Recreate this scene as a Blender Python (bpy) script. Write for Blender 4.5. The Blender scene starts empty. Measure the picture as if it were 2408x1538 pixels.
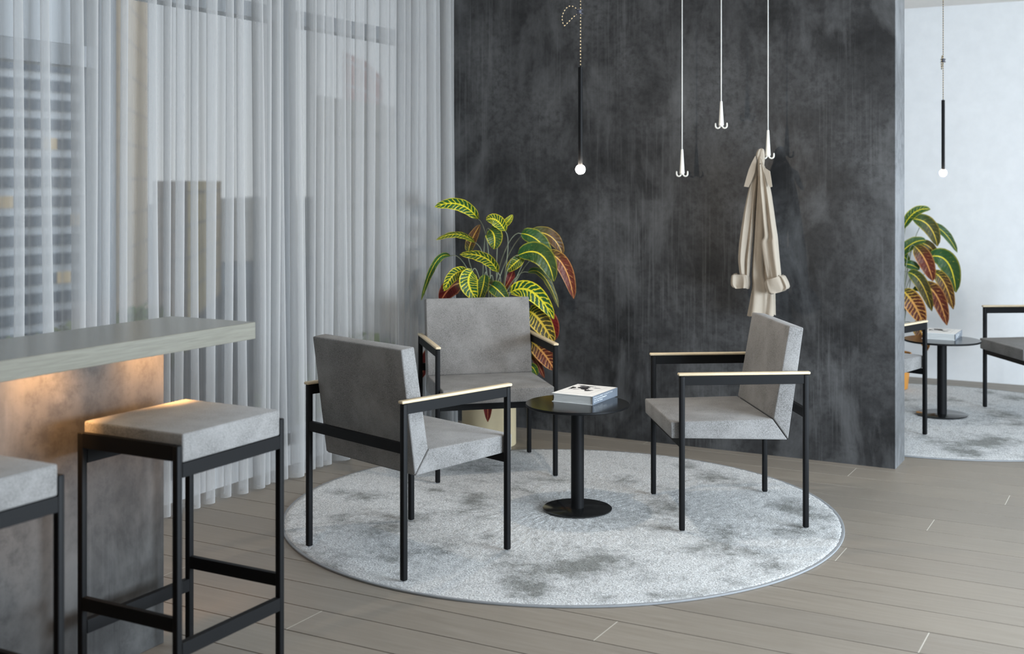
import bpy, bmesh, math, random
from mathutils import Vector, Matrix, noise

C = bpy.context.scene.collection
sc = bpy.context.scene
PI = math.pi

# ------------------------------------------------------------------ camera
F_PX, HOR, CX, CAM_H, YAW = 2834.5, 427.6, 1204.0, 1.45, 0.5007
cam_d = bpy.data.cameras.new('camera'); cam = bpy.data.objects.new('camera', cam_d); C.objects.link(cam)
cam.location = (0, 0, CAM_H); cam.rotation_euler = (PI/2, 0, YAW)
cam_d.sensor_fit = 'HORIZONTAL'; cam_d.sensor_width = 36.0
cam_d.lens = 36.0*F_PX/2408.0
cam_d.shift_x = 0.0; cam_d.shift_y = -(769.0-HOR)/2408.0
cam_d.clip_start = 0.05; cam_d.clip_end = 400
cam_d.dof.use_dof = True; cam_d.dof.focus_distance = 5.0; cam_d.dof.aperture_fstop = 2.9
sc.camera = cam

# ------------------------------------------------------------------ world, view, lights
sc.view_settings.view_transform = 'Standard'
try: sc.view_settings.look = 'None'
except Exception: pass
sc.view_settings.exposure = 0.0; sc.view_settings.gamma = 1.0
sc.view_settings.use_curve_mapping = False
sc.cycles.use_denoising = True
sc.cycles.max_bounces = 10; sc.cycles.diffuse_bounces = 5; sc.cycles.transparent_max_bounces = 40
sc.cycles.sample_clamp_indirect = 6.0
w = bpy.data.worlds.new('world'); sc.world = w; w.use_nodes = True
nt = w.node_tree; nt.nodes.clear()
o_ = nt.nodes.new('ShaderNodeOutputWorld'); bg = nt.nodes.new('ShaderNodeBackground')
tc = nt.nodes.new('ShaderNodeTexCoord'); sx = nt.nodes.new('ShaderNodeSeparateXYZ')
rp = nt.nodes.new('ShaderNodeValToRGB')
rp.color_ramp.elements[0].position = 0.0; rp.color_ramp.elements[0].color = (0.74, 0.76, 0.78, 1)
rp.color_ramp.elements[1].position = 0.5; rp.color_ramp.elements[1].color = (0.50, 0.60, 0.74, 1)
nt.links.new(tc.outputs['Generated'], sx.inputs[0]); nt.links.new(sx.outputs['Z'], rp.inputs[0])
hz = nt.nodes.new('ShaderNodeMapRange')      # the sky is brighter on the sunny side (away from the curtained windows)
hz.inputs['From Min'].default_value = -0.2; hz.inputs['From Max'].default_value = 1.0
hz.inputs['To Min'].default_value = 0.95; hz.inputs['To Max'].default_value = 2.0
nt.links.new(sx.outputs['X'], hz.inputs['Value']); nt.links.new(hz.outputs[0], bg.inputs[1])
nt.links.new(rp.outputs[0], bg.inputs[0]); nt.links.new(bg.outputs[0], o_.inputs[0])
bg.inputs[1].default_value = 0.8

def area_light(name, loc, rot, sx_, sy_, power, col):
    d = bpy.data.lights.new(name, 'AREA'); d.shape = 'RECTANGLE'; d.size = sx_; d.size_y = sy_
    d.energy = power; d.color = col
    o = bpy.data.objects.new(name, d); o.location = loc; o.rotation_euler = rot; C.objects.link(o)
    return o
# daylight through the glazed right hand side of the rooms (its size is that of the openings)
area_light('daylight_main', (2.77, 3.7, 1.0), (0, PI/2, 0), 1.5, 2.7, 480, (0.74, 0.87, 1.0))
area_light('daylight_far', (2.77, 7.9, 1.0), (0, PI/2, 0), 1.5, 2.4, 68, (0.66, 0.84, 1.0))
sun_d = bpy.data.lights.new('sun', 'SUN'); sun_d.energy = 2.2; sun_d.angle = 0.03; sun_d.color = (1.0, 0.95, 0.88)
sun = bpy.data.objects.new('sun', sun_d); C.objects.link(sun)
sun.rotation_euler = Vector((0.03, 0.78, -0.62)).to_track_quat('-Z', 'Y').to_euler()
BULB_W = 22.0
LED_W = 14.0

# ------------------------------------------------------------------ projection helpers (pixel of the photo -> place in the room)
cs, sn = math.cos(YAW), math.sin(YAW)
def c2w(x, d): return (cs*x - sn*d, sn*x + cs*d)
def ray(px):
    a = (px-CX)/F_PX; return (cs*a - sn, sn*a + cs)
def at_depth(px, py, d):
    r = ray(px); return Vector((r[0]*d, r[1]*d, CAM_H-(py-HOR)*d/F_PX))
def at_Y(px, py, Y): return at_depth(px, py, Y/ray(px)[1])
def on_floor(px, py, z=0.0): return at_depth(px, py, F_PX*(CAM_H-z)/(py-HOR))

# ------------------------------------------------------------------ object helpers
def tag(o, label=None, cat=None, group=None, kind=None):
    if label: o['label'] = label
    if cat: o['category'] = cat
    if group: o['group'] = group
    if kind: o['kind'] = kind
    return o
def empty(name, loc, rz=0.0):
    o = bpy.data.objects.new(name, None); o.location = loc; o.rotation_euler = (0, 0, rz)
    o.empty_display_size = 0.05; C.objects.link(o); return o
def obj(name, bm, mat, parent=None, smooth=None):
    me = bpy.data.meshes.new(name)
    bmesh.ops.recalc_face_normals(bm, faces=bm.faces)
    bm.to_mesh(me); bm.free()
    for m in (mat if isinstance(mat, (list, tuple)) else [mat]): me.materials.append(m)
    if smooth is not None:
        for p in me.polygons: p.use_smooth = True
        if smooth < 180:
            try: me.set_sharp_from_angle(angle=math.radians(smooth))
            except Exception: pass
    o = bpy.data.objects.new(name, me); C.objects.link(o)
    if parent: o.parent = parent
    return o
def struct(name, bm, mat, smooth=None):
    o = obj(name, bm, mat, None, smooth); o['kind'] = 'structure'; return o
def copy_tree(o, parent=None):
    c = o.copy(); C.objects.link(c)
    if parent: c.parent = parent
    for ch in list(o.children): copy_tree(ch, c)
    return c
def add_box(bm, lo, hi, bev=0.0, seg=2, mat=0):
    vs = [bm.verts.new((x, y, z)) for x in (lo[0], hi[0]) for y in (lo[1], hi[1]) for z in (lo[2], hi[2])]
    fs = [bm.faces.new([vs[i] for i in q]) for q in ((0,1,3,2),(4,6,7,5),(0,4,5,1),(2,3,7,6),(0,2,6,4),(1,5,7,3))]
    for f in fs: f.material_index = mat
    if bev > 0:
        es = list({e for f in fs for e in f.edges})
        r = bmesh.ops.bevel(bm, geom=es, offset=bev, segments=seg, profile=0.5, affect='EDGES')
        for f in r['faces']: f.material_index = mat
def box(lo, hi, bev=0.0, seg=2):
    bm = bmesh.new(); add_box(bm, lo, hi, bev, seg); return bm
def prism_xz(pts, y0, y1, bev=0.0, seg=3):
    bm = bmesh.new()
    a = [bm.verts.new((x, y0, z)) for x, z in pts]; b = [bm.verts.new((x, y1, z)) for x, z in pts]
    n = len(pts); bm.faces.new(a); bm.faces.new(list(reversed(b)))
    for i in range(n): bm.faces.new((a[i], b[i], b[(i+1) % n], a[(i+1) % n]))
    bmesh.ops.recalc_face_normals(bm, faces=bm.faces)
    if bev: bmesh.ops.bevel(bm, geom=list(bm.edges), offset=bev, segments=seg, profile=0.5, affect='EDGES')
    return bm
def add_tube(bm, pts, r, n=10, cap=True):
    pts = [Vector(p) for p in pts]; rs = r if isinstance(r, (list, tuple)) else [r]*len(pts)
    rings = []; up = None
    for i, p in enumerate(pts):
        t = (pts[min(i+1, len(pts)-1)] - pts[max(i-1, 0)]).normalized()
        if up is None:
            up = t.orthogonal().normalized()
        else:
            up = (up - t*up.dot(t)).normalized()
        s = t.cross(up)
        rings.append([bm.verts.new(p + (up*math.cos(2*PI*k/n) + s*math.sin(2*PI*k/n))*rs[i]) for k in range(n)])
    for a, b in zip(rings, rings[1:]):
        for k in range(n): bm.faces.new((a[k], a[(k+1) % n], b[(k+1) % n], b[k]))
    if cap: bm.faces.new(list(reversed(rings[0]))); bm.faces.new(rings[-1])
def add_lathe(bm, prof, n=48, loc=(0, 0, 0)):
    rings = []
    for r, z in prof:
        if r < 1e-6: rings.append([bm.verts.new((loc[0], loc[1], loc[2]+z))])
        else: rings.append([bm.verts.new((loc[0]+r*math.cos(2*PI*k/n), loc[1]+r*math.sin(2*PI*k/n), loc[2]+z)) for k in range(n)])
    for a, b in zip(rings, rings[1:]):
        if len(a) == 1 and len(b) == 1: continue
        for k in range(n):
            k2 = (k+1) % n
            if len(a) == 1: bm.faces.new((a[0], b[k], b[k2]))
            elif len(b) == 1: bm.faces.new((a[k], a[k2], b[0]))
            else: bm.faces.new((a[k], a[k2], b[k2], b[k]))
def lathe(prof, n=48, loc=(0, 0, 0)):
    bm = bmesh.new(); add_lathe(bm, prof, n, loc); return bm
def bez(p, t):
    p = [Vector(q) for q in p]
    while len(p) > 1: p = [a.lerp(b, t) for a, b in zip(p, p[1:])]
    return p[0]

# ------------------------------------------------------------------ material helpers
class M:
    def __init__(s, name, rough=0.5, metal=0.0, spec=0.5, col=(0.5, 0.5, 0.5)):
        s.m = bpy.data.materials.new(name); s.m.use_nodes = True
        s.t = s.m.node_tree; s.t.nodes.clear()
        s.out = s.n('ShaderNodeOutputMaterial'); s.b = s.n('ShaderNodeBsdfPrincipled')
        s.l(s.b.outputs[0], s.out.inputs[0])
        s.b.inputs['Roughness'].default_value = rough; s.b.inputs['Metallic'].default_value = metal
        s.b.inputs['Specular IOR Level'].default_value = spec
        s.b.inputs['Base Color'].default_value = (*col, 1)
    def n(s, t, **k):
        x = s.t.nodes.new(t)
        for a, v in k.items(): setattr(x, a, v)
        return x
    def l(s, a, b): s.t.links.new(a, b)
    def coord(s, which='Object', scale=(1, 1, 1), rot=(0, 0, 0)):
        c = s.n('ShaderNodeTexCoord'); m = s.n('ShaderNodeMapping')
        m.inputs['Scale'].default_value = scale; m.inputs['Rotation'].default_value = rot
        s.l(c.outputs[which], m.inputs[0]); return m.outputs[0]
    def noise(s, vec, scale, detail=4, rough=0.55, dist=0.0):
        x = s.n('ShaderNodeTexNoise'); x.inputs['Scale'].default_value = scale; x.inputs['Detail'].default_value = detail
        x.inputs['Roughness'].default_value = rough; x.inputs['Distortion'].default_value = dist
        s.l(vec, x.inputs['Vector']); return x.outputs['Fac']
    def ramp(s, fac, stops):
        r = s.n('ShaderNodeValToRGB'); e = r.color_ramp.elements
        while len(e) < len(stops): e.new(0.5)
        for i, (p, c) in enumerate(stops):
            e[i].position = p; e[i].color = (*c, 1) if len(c) == 3 else c
        s.l(fac, r.inputs[0]); return r.outputs[0]
    def g(s, *v): return [(p, (c, c, c)) for p, c in v]
    def mix(s, fac, a, b, mode='MIX'):
        x = s.n('ShaderNodeMix', data_type='RGBA', blend_type=mode)
        for i, v in ((0, fac), (6, a), (7, b)):
            if hasattr(v, 'is_output') or hasattr(v, 'links'): s.l(v, x.inputs[i])
            else: x.inputs[i].default_value = v if i == 0 else (*v, 1) if len(v) == 3 else v
        return x.outputs[2]
    def math(s, op, a, b=0.0, c=None):
        x = s.n('ShaderNodeMath', operation=op)
        for i, v in enumerate((a, b) if c is None else (a, b, c)):
            if hasattr(v, 'links'): s.l(v, x.inputs[i])
            else: x.inputs[i].default_value = v
        return x.outputs[0]
    def base(s, c): s.l(c, s.b.inputs['Base Color']); return s
    def bump(s, h, strength=0.3, dist=0.01):
        x = s.n('ShaderNodeBump'); x.inputs['Strength'].default_value = strength; x.inputs['Distance'].default_value = dist
        s.l(h, x.inputs['Height']); s.l(x.outputs[0], s.b.inputs['Normal']); return s
    def attr(s, name):
        a = s.n('ShaderNodeAttribute'); a.attribute_name = name; return a

def plain(name, col, rough=0.5, metal=0.0, spec=0.5, bump=0.0, bscale=200):
    m = M(name, rough, metal, spec, col)
    v = m.coord()
    f = m.noise(v, bscale*0.1, 3)
    m.base(m.mix(f, tuple(c*0.93 for c in col), tuple(min(1, c*1.06) for c in col)))
    if bump: m.bump(m.noise(v, bscale, 3), bump, 0.002)
    return m.m

def concrete(name, lo, hi, streak_col, streak=0.5, rough=0.55):
    m = M(name, rough, 0, 0.35)
    v = m.coord('Object')
    cloud = m.noise(v, 1.7, 7, 0.62, 0.3)
    col = m.ramp(cloud, [(0.36, lo), (0.50, tuple(a*0.6+b*0.4 for a, b in zip(lo, hi))), (0.66, hi)])
    fine = m.noise(v, 26, 6, 0.72)
    col = m.mix(m.ramp(fine, m.g((0.36, 0.55), (0.56, 0))), col, tuple(c*0.55 for c in lo))
    vs = m.coord('Object', (30, 30, 0.7))
    st = m.noise(vs, 2.0, 7, 0.7, 0.35)
    msk = m.noise(m.coord('Object', (1.0, 1.0, 0.35)), 1.9, 3, 0.5)
    k = m.math('MULTIPLY', m.ramp(st, m.g((0.50, 0), (0.72, 1))), m.ramp(msk, m.g((0.44, 0.0), (0.64, 1))))
    col = m.mix(m.math('MULTIPLY', k, streak), col, streak_col)
    sm = m.noise(m.coord('Object', (1.0, 1.0, 0.45)), 4.2, 6, 0.62, 0.4)
    col = m.mix(m.ramp(sm, m.g((0.48, 0), (0.66, 0.60))), col, tuple(min(1, c*1.45) for c in hi))
    spots = m.noise(v, 9, 8, 0.8)
    col = m.mix(m.ramp(spots, m.g((0.60, 0), (0.70, 0.5))), col, tuple(c*0.6 for c in lo))
    m.base(col)
    m.l(m.ramp(cloud, m.g((0.3, rough-0.1), (0.7, rough+0.1))), m.b.inputs['Roughness'])
    m.bump(fine, 0.12, 0.004)
    return m.m

MAT = {}
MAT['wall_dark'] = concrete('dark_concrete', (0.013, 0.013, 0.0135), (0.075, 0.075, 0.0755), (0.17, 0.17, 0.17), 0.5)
MAT['panel'] = concrete('bar_concrete', (0.026, 0.025, 0.024), (0.07, 0.068, 0.065), (0.13, 0.13, 0.13), 0.5, 0.5)
MAT['white_wall'] = plain('white_plaster', (0.80, 0.80, 0.80), 0.8, 0, 0.2, 0.05, 120)
MAT['warm_wall'] = plain('warm_plaster', (0.22, 0.175, 0.135), 0.85, 0, 0.2, 0.05, 120)
MAT['ceiling'] = plain('ceiling_paint', (0.72, 0.68, 0.64), 0.9, 0, 0.1)
MAT['frame'] = plain('window_aluminium', (0.42, 0.44, 0.46), 0.45, 0.2)
MAT['black'] = plain('black_powder_coat', (0.005, 0.005, 0.0053), 0.55, 0.0, 0.15, 0.05, 900)
MAT['black_table'] = plain('black_lacquer', (0.010, 0.010, 0.010), 0.16, 0.0, 0.5)
MAT['hook'] = plain('cream_lacquer', (0.74, 0.72, 0.66), 0.3)
MAT['cordwhite'] = plain('white_cord', (0.70, 0.69, 0.66), 0.6)
MAT['planter'] = plain('cream_ceramic', (0.66, 0.55, 0.35), 0.5, 0, 0.4)
MAT['terracotta'] = plain('orange_clay', (0.62, 0.27, 0.05), 0.5)
MAT['soil'] = plain('soil', (0.03, 0.02, 0.015), 0.95)
MAT['paper'] = plain('white_paper', (0.90, 0.90, 0.89), 0.45)
MAT['ink'] = plain('black_ink', (0.02, 0.02, 0.025), 0.5)
MAT['ink_grey'] = plain('grey_ink', (0.30, 0.30, 0.32), 0.5)
MAT['spine'] = plain('spine_grey', (0.20, 0.23, 0.27), 0.4)
MAT['steel'] = plain('brushed_grey', (0.10, 0.10, 0.12), 0.35, 0.6)
MAT['stem'] = plain('grey_green_stem', (0.20, 0.22, 0.15), 0.6)

def felt(name, a, b):
    m = M(name, 0.95, 0, 0.15)
    v = m.coord()
    sp = m.noise(v, 330, 3, 0.75)
    big = m.noise(v, 7, 5, 0.6)
    col = m.ramp(sp, [(0.36, a), (0.5, tuple((x+y)/2 for x, y in zip(a, b))), (0.66, b)])
    col = m.mix(m.ramp(big, m.g((0.40, 0.0), (0.68, 0.55))), col, tuple(min(1, y*1.10) for y in b))
    m.base(col)
    m.b.inputs['Sheen Weight'].default_value = 0.15
    m.bump(sp, 0.35, 0.002)
    return m.m
MAT['felt'] = felt('grey_felt', (0.095, 0.089, 0.083), (0.285, 0.275, 0.265))

def wood(name, a, b, axis_scale, rough=0.5):
    m = M(name, rough, 0, 0.35)
    v = m.coord('Object', axis_scale)
    f = m.noise(v, 6, 6, 0.6, 0.6)
    m.base(m.ramp(f, [(0.3, a), (0.7, b)])); m.bump(f, 0.06, 0.002)
    return m.m
MAT['ash'] = wood('pale_ash', (0.56, 0.44, 0.28), (0.72, 0.60, 0.42), (2, 30, 30), 0.45)
MAT['bartop'] = wood('washed_oak', (0.15, 0.14, 0.11), (0.205, 0.192, 0.155), (22, 1.2, 30), 0.22)

def floor_mat():
    m = M('oak_planks', 0.4, 0, 0.28)
    t = m.attr('tone')
    v = m.coord('Object', (1.1, 16, 1))
    g = m.noise(v, 3.5, 7, 0.62, 0.5)
    col = m.ramp(g, [(0.28, (0.205, 0.175, 0.142)), (0.72, (0.268, 0.235, 0.197))])
    col = m.mix(t.outputs['Fac'], col, m.mix(1.0, col, (1.10, 1.095, 1.08), 'MULTIPLY'))
    m.base(col)
    m.l(m.ramp(g, m.g((0.3, 0.40), (0.7, 0.52))), m.b.inputs['Roughness'])
    m.bump(g, 0.04, 0.002)
    return m.m
MAT['planks'] = floor_mat()
MAT['groove'] = plain('groove', (0.10, 0.085, 0.07), 0.8)
MAT['joint_glint'] = plain('pale_joint_glint', (0.55, 0.51, 0.44), 0.6)  # painted highlight: pale strips for the light caught on plank-end chamfers

def rug_mat():
    m = M('rug_pile', 1.0, 0, 0.05)
    bl = m.attr('blotch').outputs['Fac']
    v = m.coord()
    n1 = m.noise(v, 5.5, 6, 0.65); n2 = m.noise(v, 130, 3, 0.8); n3 = m.noise(v, 24, 5, 0.75)
    k = m.math('ADD', bl, m.math('MULTIPLY', m.math('SUBTRACT', n1, 0.5), 2.0))
    k = m.math('ADD', k, m.math('MULTIPLY', m.math('SUBTRACT', n3, 0.5), 1.5))
    col = m.ramp(k, [(0.06, (0.84, 0.83, 0.81)), (0.34, (0.65, 0.645, 0.63)), (0.80, (0.27, 0.27, 0.245))])
    col = m.mix(m.ramp(n2, m.g((0.40, 0.9), (0.58, 0))), col, m.mix(1.0, col, (0.45, 0.45, 0.45), 'MULTIPLY'))
    m.base(col)
    m.b.inputs['Sheen Weight'].default_value = 0.25
    m.bump(m.math('ADD', n2, m.math('MULTIPLY', n3, 0.7)), 0.9, 0.012)
    return m.m
MAT['rug'] = rug_mat()
MAT['binding'] = plain('rug_binding', (0.27, 0.275, 0.28), 0.95, 0, 0.1, 0.5, 300)

def curtain_mat():
    m = M('sheer_voile', 0.9, 0, 0.0)
    t = m.t
    v = m.coord('Object', (1, 1, 0.04))
    f = m.noise(v, 160, 2, 0.6)
    col = m.ramp(f, [(0.3, (0.515, 0.51, 0.50)), (0.7, (0.545, 0.54, 0.53))])
    d = m.n('ShaderNodeBsdfDiffuse'); tl = m.n('ShaderNodeBsdfTranslucent'); tr = m.n('ShaderNodeBsdfTransparent')
    m.l(col, d.inputs[0]); m.l(col, tl.inputs[0])
    a = m.n('ShaderNodeMixShader'); a.inputs[0].default_value = 0.22
    m.l(d.outputs[0], a.inputs[1]); m.l(tl.outputs[0], a.inputs[2])
    b = m.n('ShaderNodeMixShader'); fc = m.n('ShaderNodeLayerWeight'); fc.inputs['Blend'].default_value = 0.5      # a weave covers more the more it is seen edge-on
    co = m.math('MAXIMUM', m.math('SUBTRACT', 1.0, fc.outputs['Facing']), 0.06)
    op = m.math('SUBTRACT', 1.0, m.math('POWER', 0.63, m.math('DIVIDE', 1.0, co)))
    m.l(op, b.inputs[0])
    m.l(tr.outputs[0], b.inputs[1]); m.l(a.outputs[0], b.inputs[2])
    m.l(b.outputs[0], m.out.inputs[0])
    return m.m
MAT['curtain'] = curtain_mat()

def glass_mat():
    m = M('window_glass', 0.0)
    tr = m.n('ShaderNodeBsdfTransparent'); gl = m.n('ShaderNodeBsdfGlossy'); gl.inputs['Roughness'].default_value = 0.4
    tr.inputs[0].default_value = (0.96, 0.98, 0.98, 1)
    x = m.n('ShaderNodeMixShader'); x.inputs[0].default_value = 0.05
    m.l(tr.outputs[0], x.inputs[1]); m.l(gl.outputs[0], x.inputs[2]); m.l(x.outputs[0], m.out.inputs[0])
    return m.m
MAT['glass'] = glass_mat()

def emit(name, col, strength):
    m = M(name); e = m.n('ShaderNodeEmission'); e.inputs[0].default_value = (*col, 1); e.inputs[1].default_value = strength
    m.l(e.outputs[0], m.out.inputs[0]); return m.m
BR = 0.0216
MAT['bulb'] = emit('lit_bulb', (1.0, 0.88, 0.74), BULB_W/(PI*4*PI*BR*BR))
MAT['bulb_far'] = emit('lit_bulb_dimmer', (1.0, 0.88, 0.74), 0.3*BULB_W/(PI*4*PI*BR*BR))
MAT['led'] = emit('lit_led', (1.0, 0.66, 0.30), 60)

def cord_mat():
    m = M('braided_cord', 0.6)
    a = m.attr('run').outputs['Fac']
    f = m.math('FRACT', m.math('MULTIPLY', a, 68.0))
    col = m.mix(m.ramp(f, m.g((0.56, 0), (0.62, 1))), (0.010, 0.009, 0.008), (0.66, 0.48, 0.26))
    m.base(col); return m.m
MAT['braid'] = cord_mat()

def leaf_mat():
    m = M('croton_leaf', 0.4, 0, 0.22)
    uv = m.n('ShaderNodeUVMap'); sp = m.n('ShaderNodeSeparateXYZ'); m.l(uv.outputs[0], sp.inputs[0])
    red0 = m.attr('red').outputs['Fac']; yel = m.attr('yel').outputs['Fac']
    au = m.math('ABSOLUTE', m.math('SUBTRACT', m.math('MULTIPLY', sp.outputs['X'], 2.0), 1.0))
    v = sp.outputs['Y']
    red = m.math('MULTIPLY', red0, m.math('MINIMUM', 1.0, m.math('ADD', m.math('MULTIPLY', v, 1.5), m.math('MULTIPLY', red0, 0.45))))
    nz = m.noise(m.coord('Object'), 55, 3, 0.6)
    vein = m.math('SINE', m.math('ADD', m.math('MULTIPLY', m.math('SUBTRACT', v, m.math('MULTIPLY', au, 0.13)), 66.0), m.math('MULTIPLY', nz, 5.0)))
    width = m.math('ADD', m.math('MULTIPLY', yel, -0.9), m.math('MULTIPLY', m.math('SUBTRACT', nz, 0.5), 1.2))
    width = m.math('ADD', m.math('ADD', width, 1.26), m.math('MULTIPLY', red, 0.12))
    vm = m.math('SMOOTH_MIN', 1.0, m.math('MAXIMUM', 0.0, m.math('MULTIPLY', m.math('SUBTRACT', vein, width), 2.2)), 0.1)
    mid = m.math('LESS_THAN', au, m.math('ADD', 0.045, m.math('MULTIPLY', yel, 0.07)))
    edge = m.math('MULTIPLY', m.math('GREATER_THAN', au, 0.88), yel)
    g = m.mix(nz, (0.008, 0.045, 0.013), (0.035, 0.125, 0.035))
    r = m.mix(nz, (0.055, 0.006, 0.008), (0.26, 0.014, 0.022))
    base = m.mix(red, g, r)
    vc = m.mix(red, (0.70, 0.62, 0.03), (0.70, 0.22, 0.12))
    col = m.mix(m.math('MAXIMUM', m.math('MAXIMUM', vm, mid), edge), base, vc)
    m.base(col)
    m.bump(vein, 0.15, 0.004)
    tl = m.n('ShaderNodeBsdfTranslucent'); m.l(col, tl.inputs[0])
    mx = m.n('ShaderNodeMixShader'); mx.inputs[0].default_value = 0.15
    m.l(m.b.outputs[0], mx.inputs[1]); m.l(tl.outputs[0], mx.inputs[2]); m.l(mx.outputs[0], m.out.inputs[0])
    return m.m
MAT['leaf'] = leaf_mat()

def coat_mat():
    m = M('beige_gabardine', 0.9, 0, 0.15)
    v = m.coord(); f = m.noise(v, 350, 2); b = m.noise(v, 8, 4)
    m.base(m.mix(b, m.mix(f, (0.30, 0.255, 0.20), (0.36, 0.31, 0.25)), (0.40, 0.345, 0.28)))
    m.bump(f, 0.15, 0.001); m.b.inputs['Sheen Weight'].default_value = 0.1
    return m.m
MAT['coat'] = coat_mat()
MAT['coat_lining'] = plain('light_cuff_cloth', (0.37, 0.32, 0.26), 0.9, 0, 0.1, 0.3, 90)

# ================================================================== the setting
CEIL = 2.74
X_WIN, Y_WALL, X_END, Y_FAR = -3.98, 6.265, -1.222, 9.29
# floor of planks (joints where the photo shows them)
def build_floor():
    bm = bmesh.new(); tone = bm.faces.layers.float.new('tone')
    rnd = random.Random(4)
    P, LEN = 0.1951, 3.7
    known = {0: -2.518, 2: -1.603, 4: -0.684, 8: -1.129, 11: -0.893, 14: -0.656, 15: -1.40}
    X0, X1 = -4.05, 2.95
    def quad(c, mi, tv):
        f = bm.faces.new([bm.verts.new(p) for p in c]); f.material_index = mi; f[tone] = tv
    quad([(X0, -3, -0.006), (X1, -3, -0.006), (X1, 9.4, -0.006), (X0, 9.4, -0.006)], 1, 0)
    k0 = int(math.floor((-3-3.073)/P)); k1 = int(math.ceil((9.4-3.073)/P))
    for k in range(k0, k1):
        ya, yb = 3.073+P*k, 3.073+P*(k+1)
        j = known.get(k, 0.35 + rnd.uniform(-0.15, 0.9))
        xs = [X0]; x = j
        while x > X0+0.1: x -= LEN
        while x < X1:
            if x > X0+0.1: xs.append(x)
            x += LEN
        xs.append(X1)
        g = 0.0017; ch = 0.0012
        for a, b in zip(xs, xs[1:]):
            tv = rnd.random()
            A, B, D, E = a+0.002, b-0.002, ya+g, yb-g
            top = [(A, D+ch, 0), (B, D+ch, 0), (B, E-ch, 0), (A, E-ch, 0)]
            quad(top, 0, tv)
            quad([(A, D, -0.005), (B, D, -0.005), (B, D+ch, 0), (A, D+ch, 0)], 0, tv)
            quad([(B, E, -0.005), (A, E, -0.005), (A, E-ch, 0), (B, E-ch, 0)], 0, tv)
            if b < X1: quad([(B, D+ch, -0.0002), (b+0.002, D+ch, -0.0002), (b+0.002, E-ch, -0.0002), (B, E-ch, -0.0002)], 2, 0)
    me = bpy.data.meshes.new('floor'); bm.to_mesh(me); bm.free()
    for m in ('planks', 'groove', 'joint_glint'): me.materials.append(MAT[m])
    o = bpy.data.objects.new('floor', me); C.objects.link(o); o['kind'] = 'structure'
build_floor()
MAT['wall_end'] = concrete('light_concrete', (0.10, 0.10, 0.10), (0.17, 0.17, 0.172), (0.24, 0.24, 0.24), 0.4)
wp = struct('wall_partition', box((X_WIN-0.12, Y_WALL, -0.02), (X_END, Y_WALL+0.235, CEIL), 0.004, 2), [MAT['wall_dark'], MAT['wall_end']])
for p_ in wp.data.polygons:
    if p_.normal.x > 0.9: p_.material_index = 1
struct('wall_far', box((-4.1, Y_FAR, -0.02), (3.0, Y_FAR+0.15, CEIL)), MAT['white_wall'])
struct('ceiling', box((-4.2, -3.1, CEIL), (3.0, Y_FAR+0.1, CEIL+0.15)), MAT['ceiling'])
struct('wall_behind', box((-4.1, -3.15, -0.02), (3.0, -3.0, CEIL)), MAT['warm_wall'])
def right_wall():
    bm = bmesh.new()
    for (y0, y1, z0, z1) in ((-3, 9.4, -0.02, 0.23), (-3, 9.4, 1.78, CEIL), (-3, 2.3, 0.23, 1.78), (5.1, 6.65, 0.23, 1.78), (9.15, 9.4, 0.23, 1.78)):
        add_box(bm, (2.8, y0, z0), (2.98, y1, z1))
    struct('wall_right', bm, MAT['white_wall'])
right_wall()
# left side: solid bits around the glazing
def left_wall():
    bm = bmesh.new()
    for (y0, y1, z0, z1) in ((-3.1, 2.1, -0.02, CEIL), (2.1, 6.3, -0.02, 0.10), (6.09, 6.3, 0.1, CEIL)):
        add_box(bm, (X_WIN-0.16, y0, z0), (X_WIN+0.02, y1, z1))
    struct('wall_left', bm, MAT['white_wall'])
    struct('wall_annex', box((X_WIN-0.16, 6.3, -0.02), (X_WIN+0.02, Y_FAR, CEIL)), MAT['white_wall'])
left_wall()
def window(n, y0, y1, transom):
    root = empty('window_%d' % n, (X_WIN, (y0+y1)/2, 0.1)); root['kind'] = 'structure'
    def loc(bm):
        bmesh.ops.translate(bm, verts=bm.verts, vec=(-X_WIN, -(y0+y1)/2, -0.1)); return bm
    a, b = X_WIN-0.10, X_WIN
    fr = bmesh.new()
    add_box(fr, (a, y0, 0.10), (b, y0+0.055, CEIL), 0.003); add_box(fr, (a, y1-0.055, 0.10), (b, y1, CEIL), 0.003)
    add_box(fr, (a, y0, 0.10), (b, y1, 0.16), 0.003); add_box(fr, (a, y0, CEIL-0.06), (b, y1, CEIL), 0.003)
    obj('window_frame', loc(fr), MAT['frame'], root)
    tr = bmesh.new(); add_box(tr, (a+0.005, y0+0.055, 2.262), (b+0.012, y1-0.055, 2.337), 0.003)
    obj('transom', loc(tr), MAT['frame'], root)
    if transom:
        t2 = bmesh.new(); add_box(t2, (a+0.005, y0+0.055, 1.928), (b+0.012, y1-0.055, 2.016), 0.003)
        obj('transom', loc(t2), MAT['frame'], root)
    zs = [0.16] + ([1.928, 2.016] if transom else []) + [2.262, 2.337, CEIL-0.06]
    for i in range(0, len(zs), 2):
        obj('pane', loc(box((X_WIN-0.055, y0+0.055, zs[i]), (X_WIN-0.047, y1-0.055, zs[i+1]))), MAT['glass'], root)
window(1, 2.12, 3.675, True)
window(2, 3.675, 4.885, False)
window(3, 4.885, 6.09, False)

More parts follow.
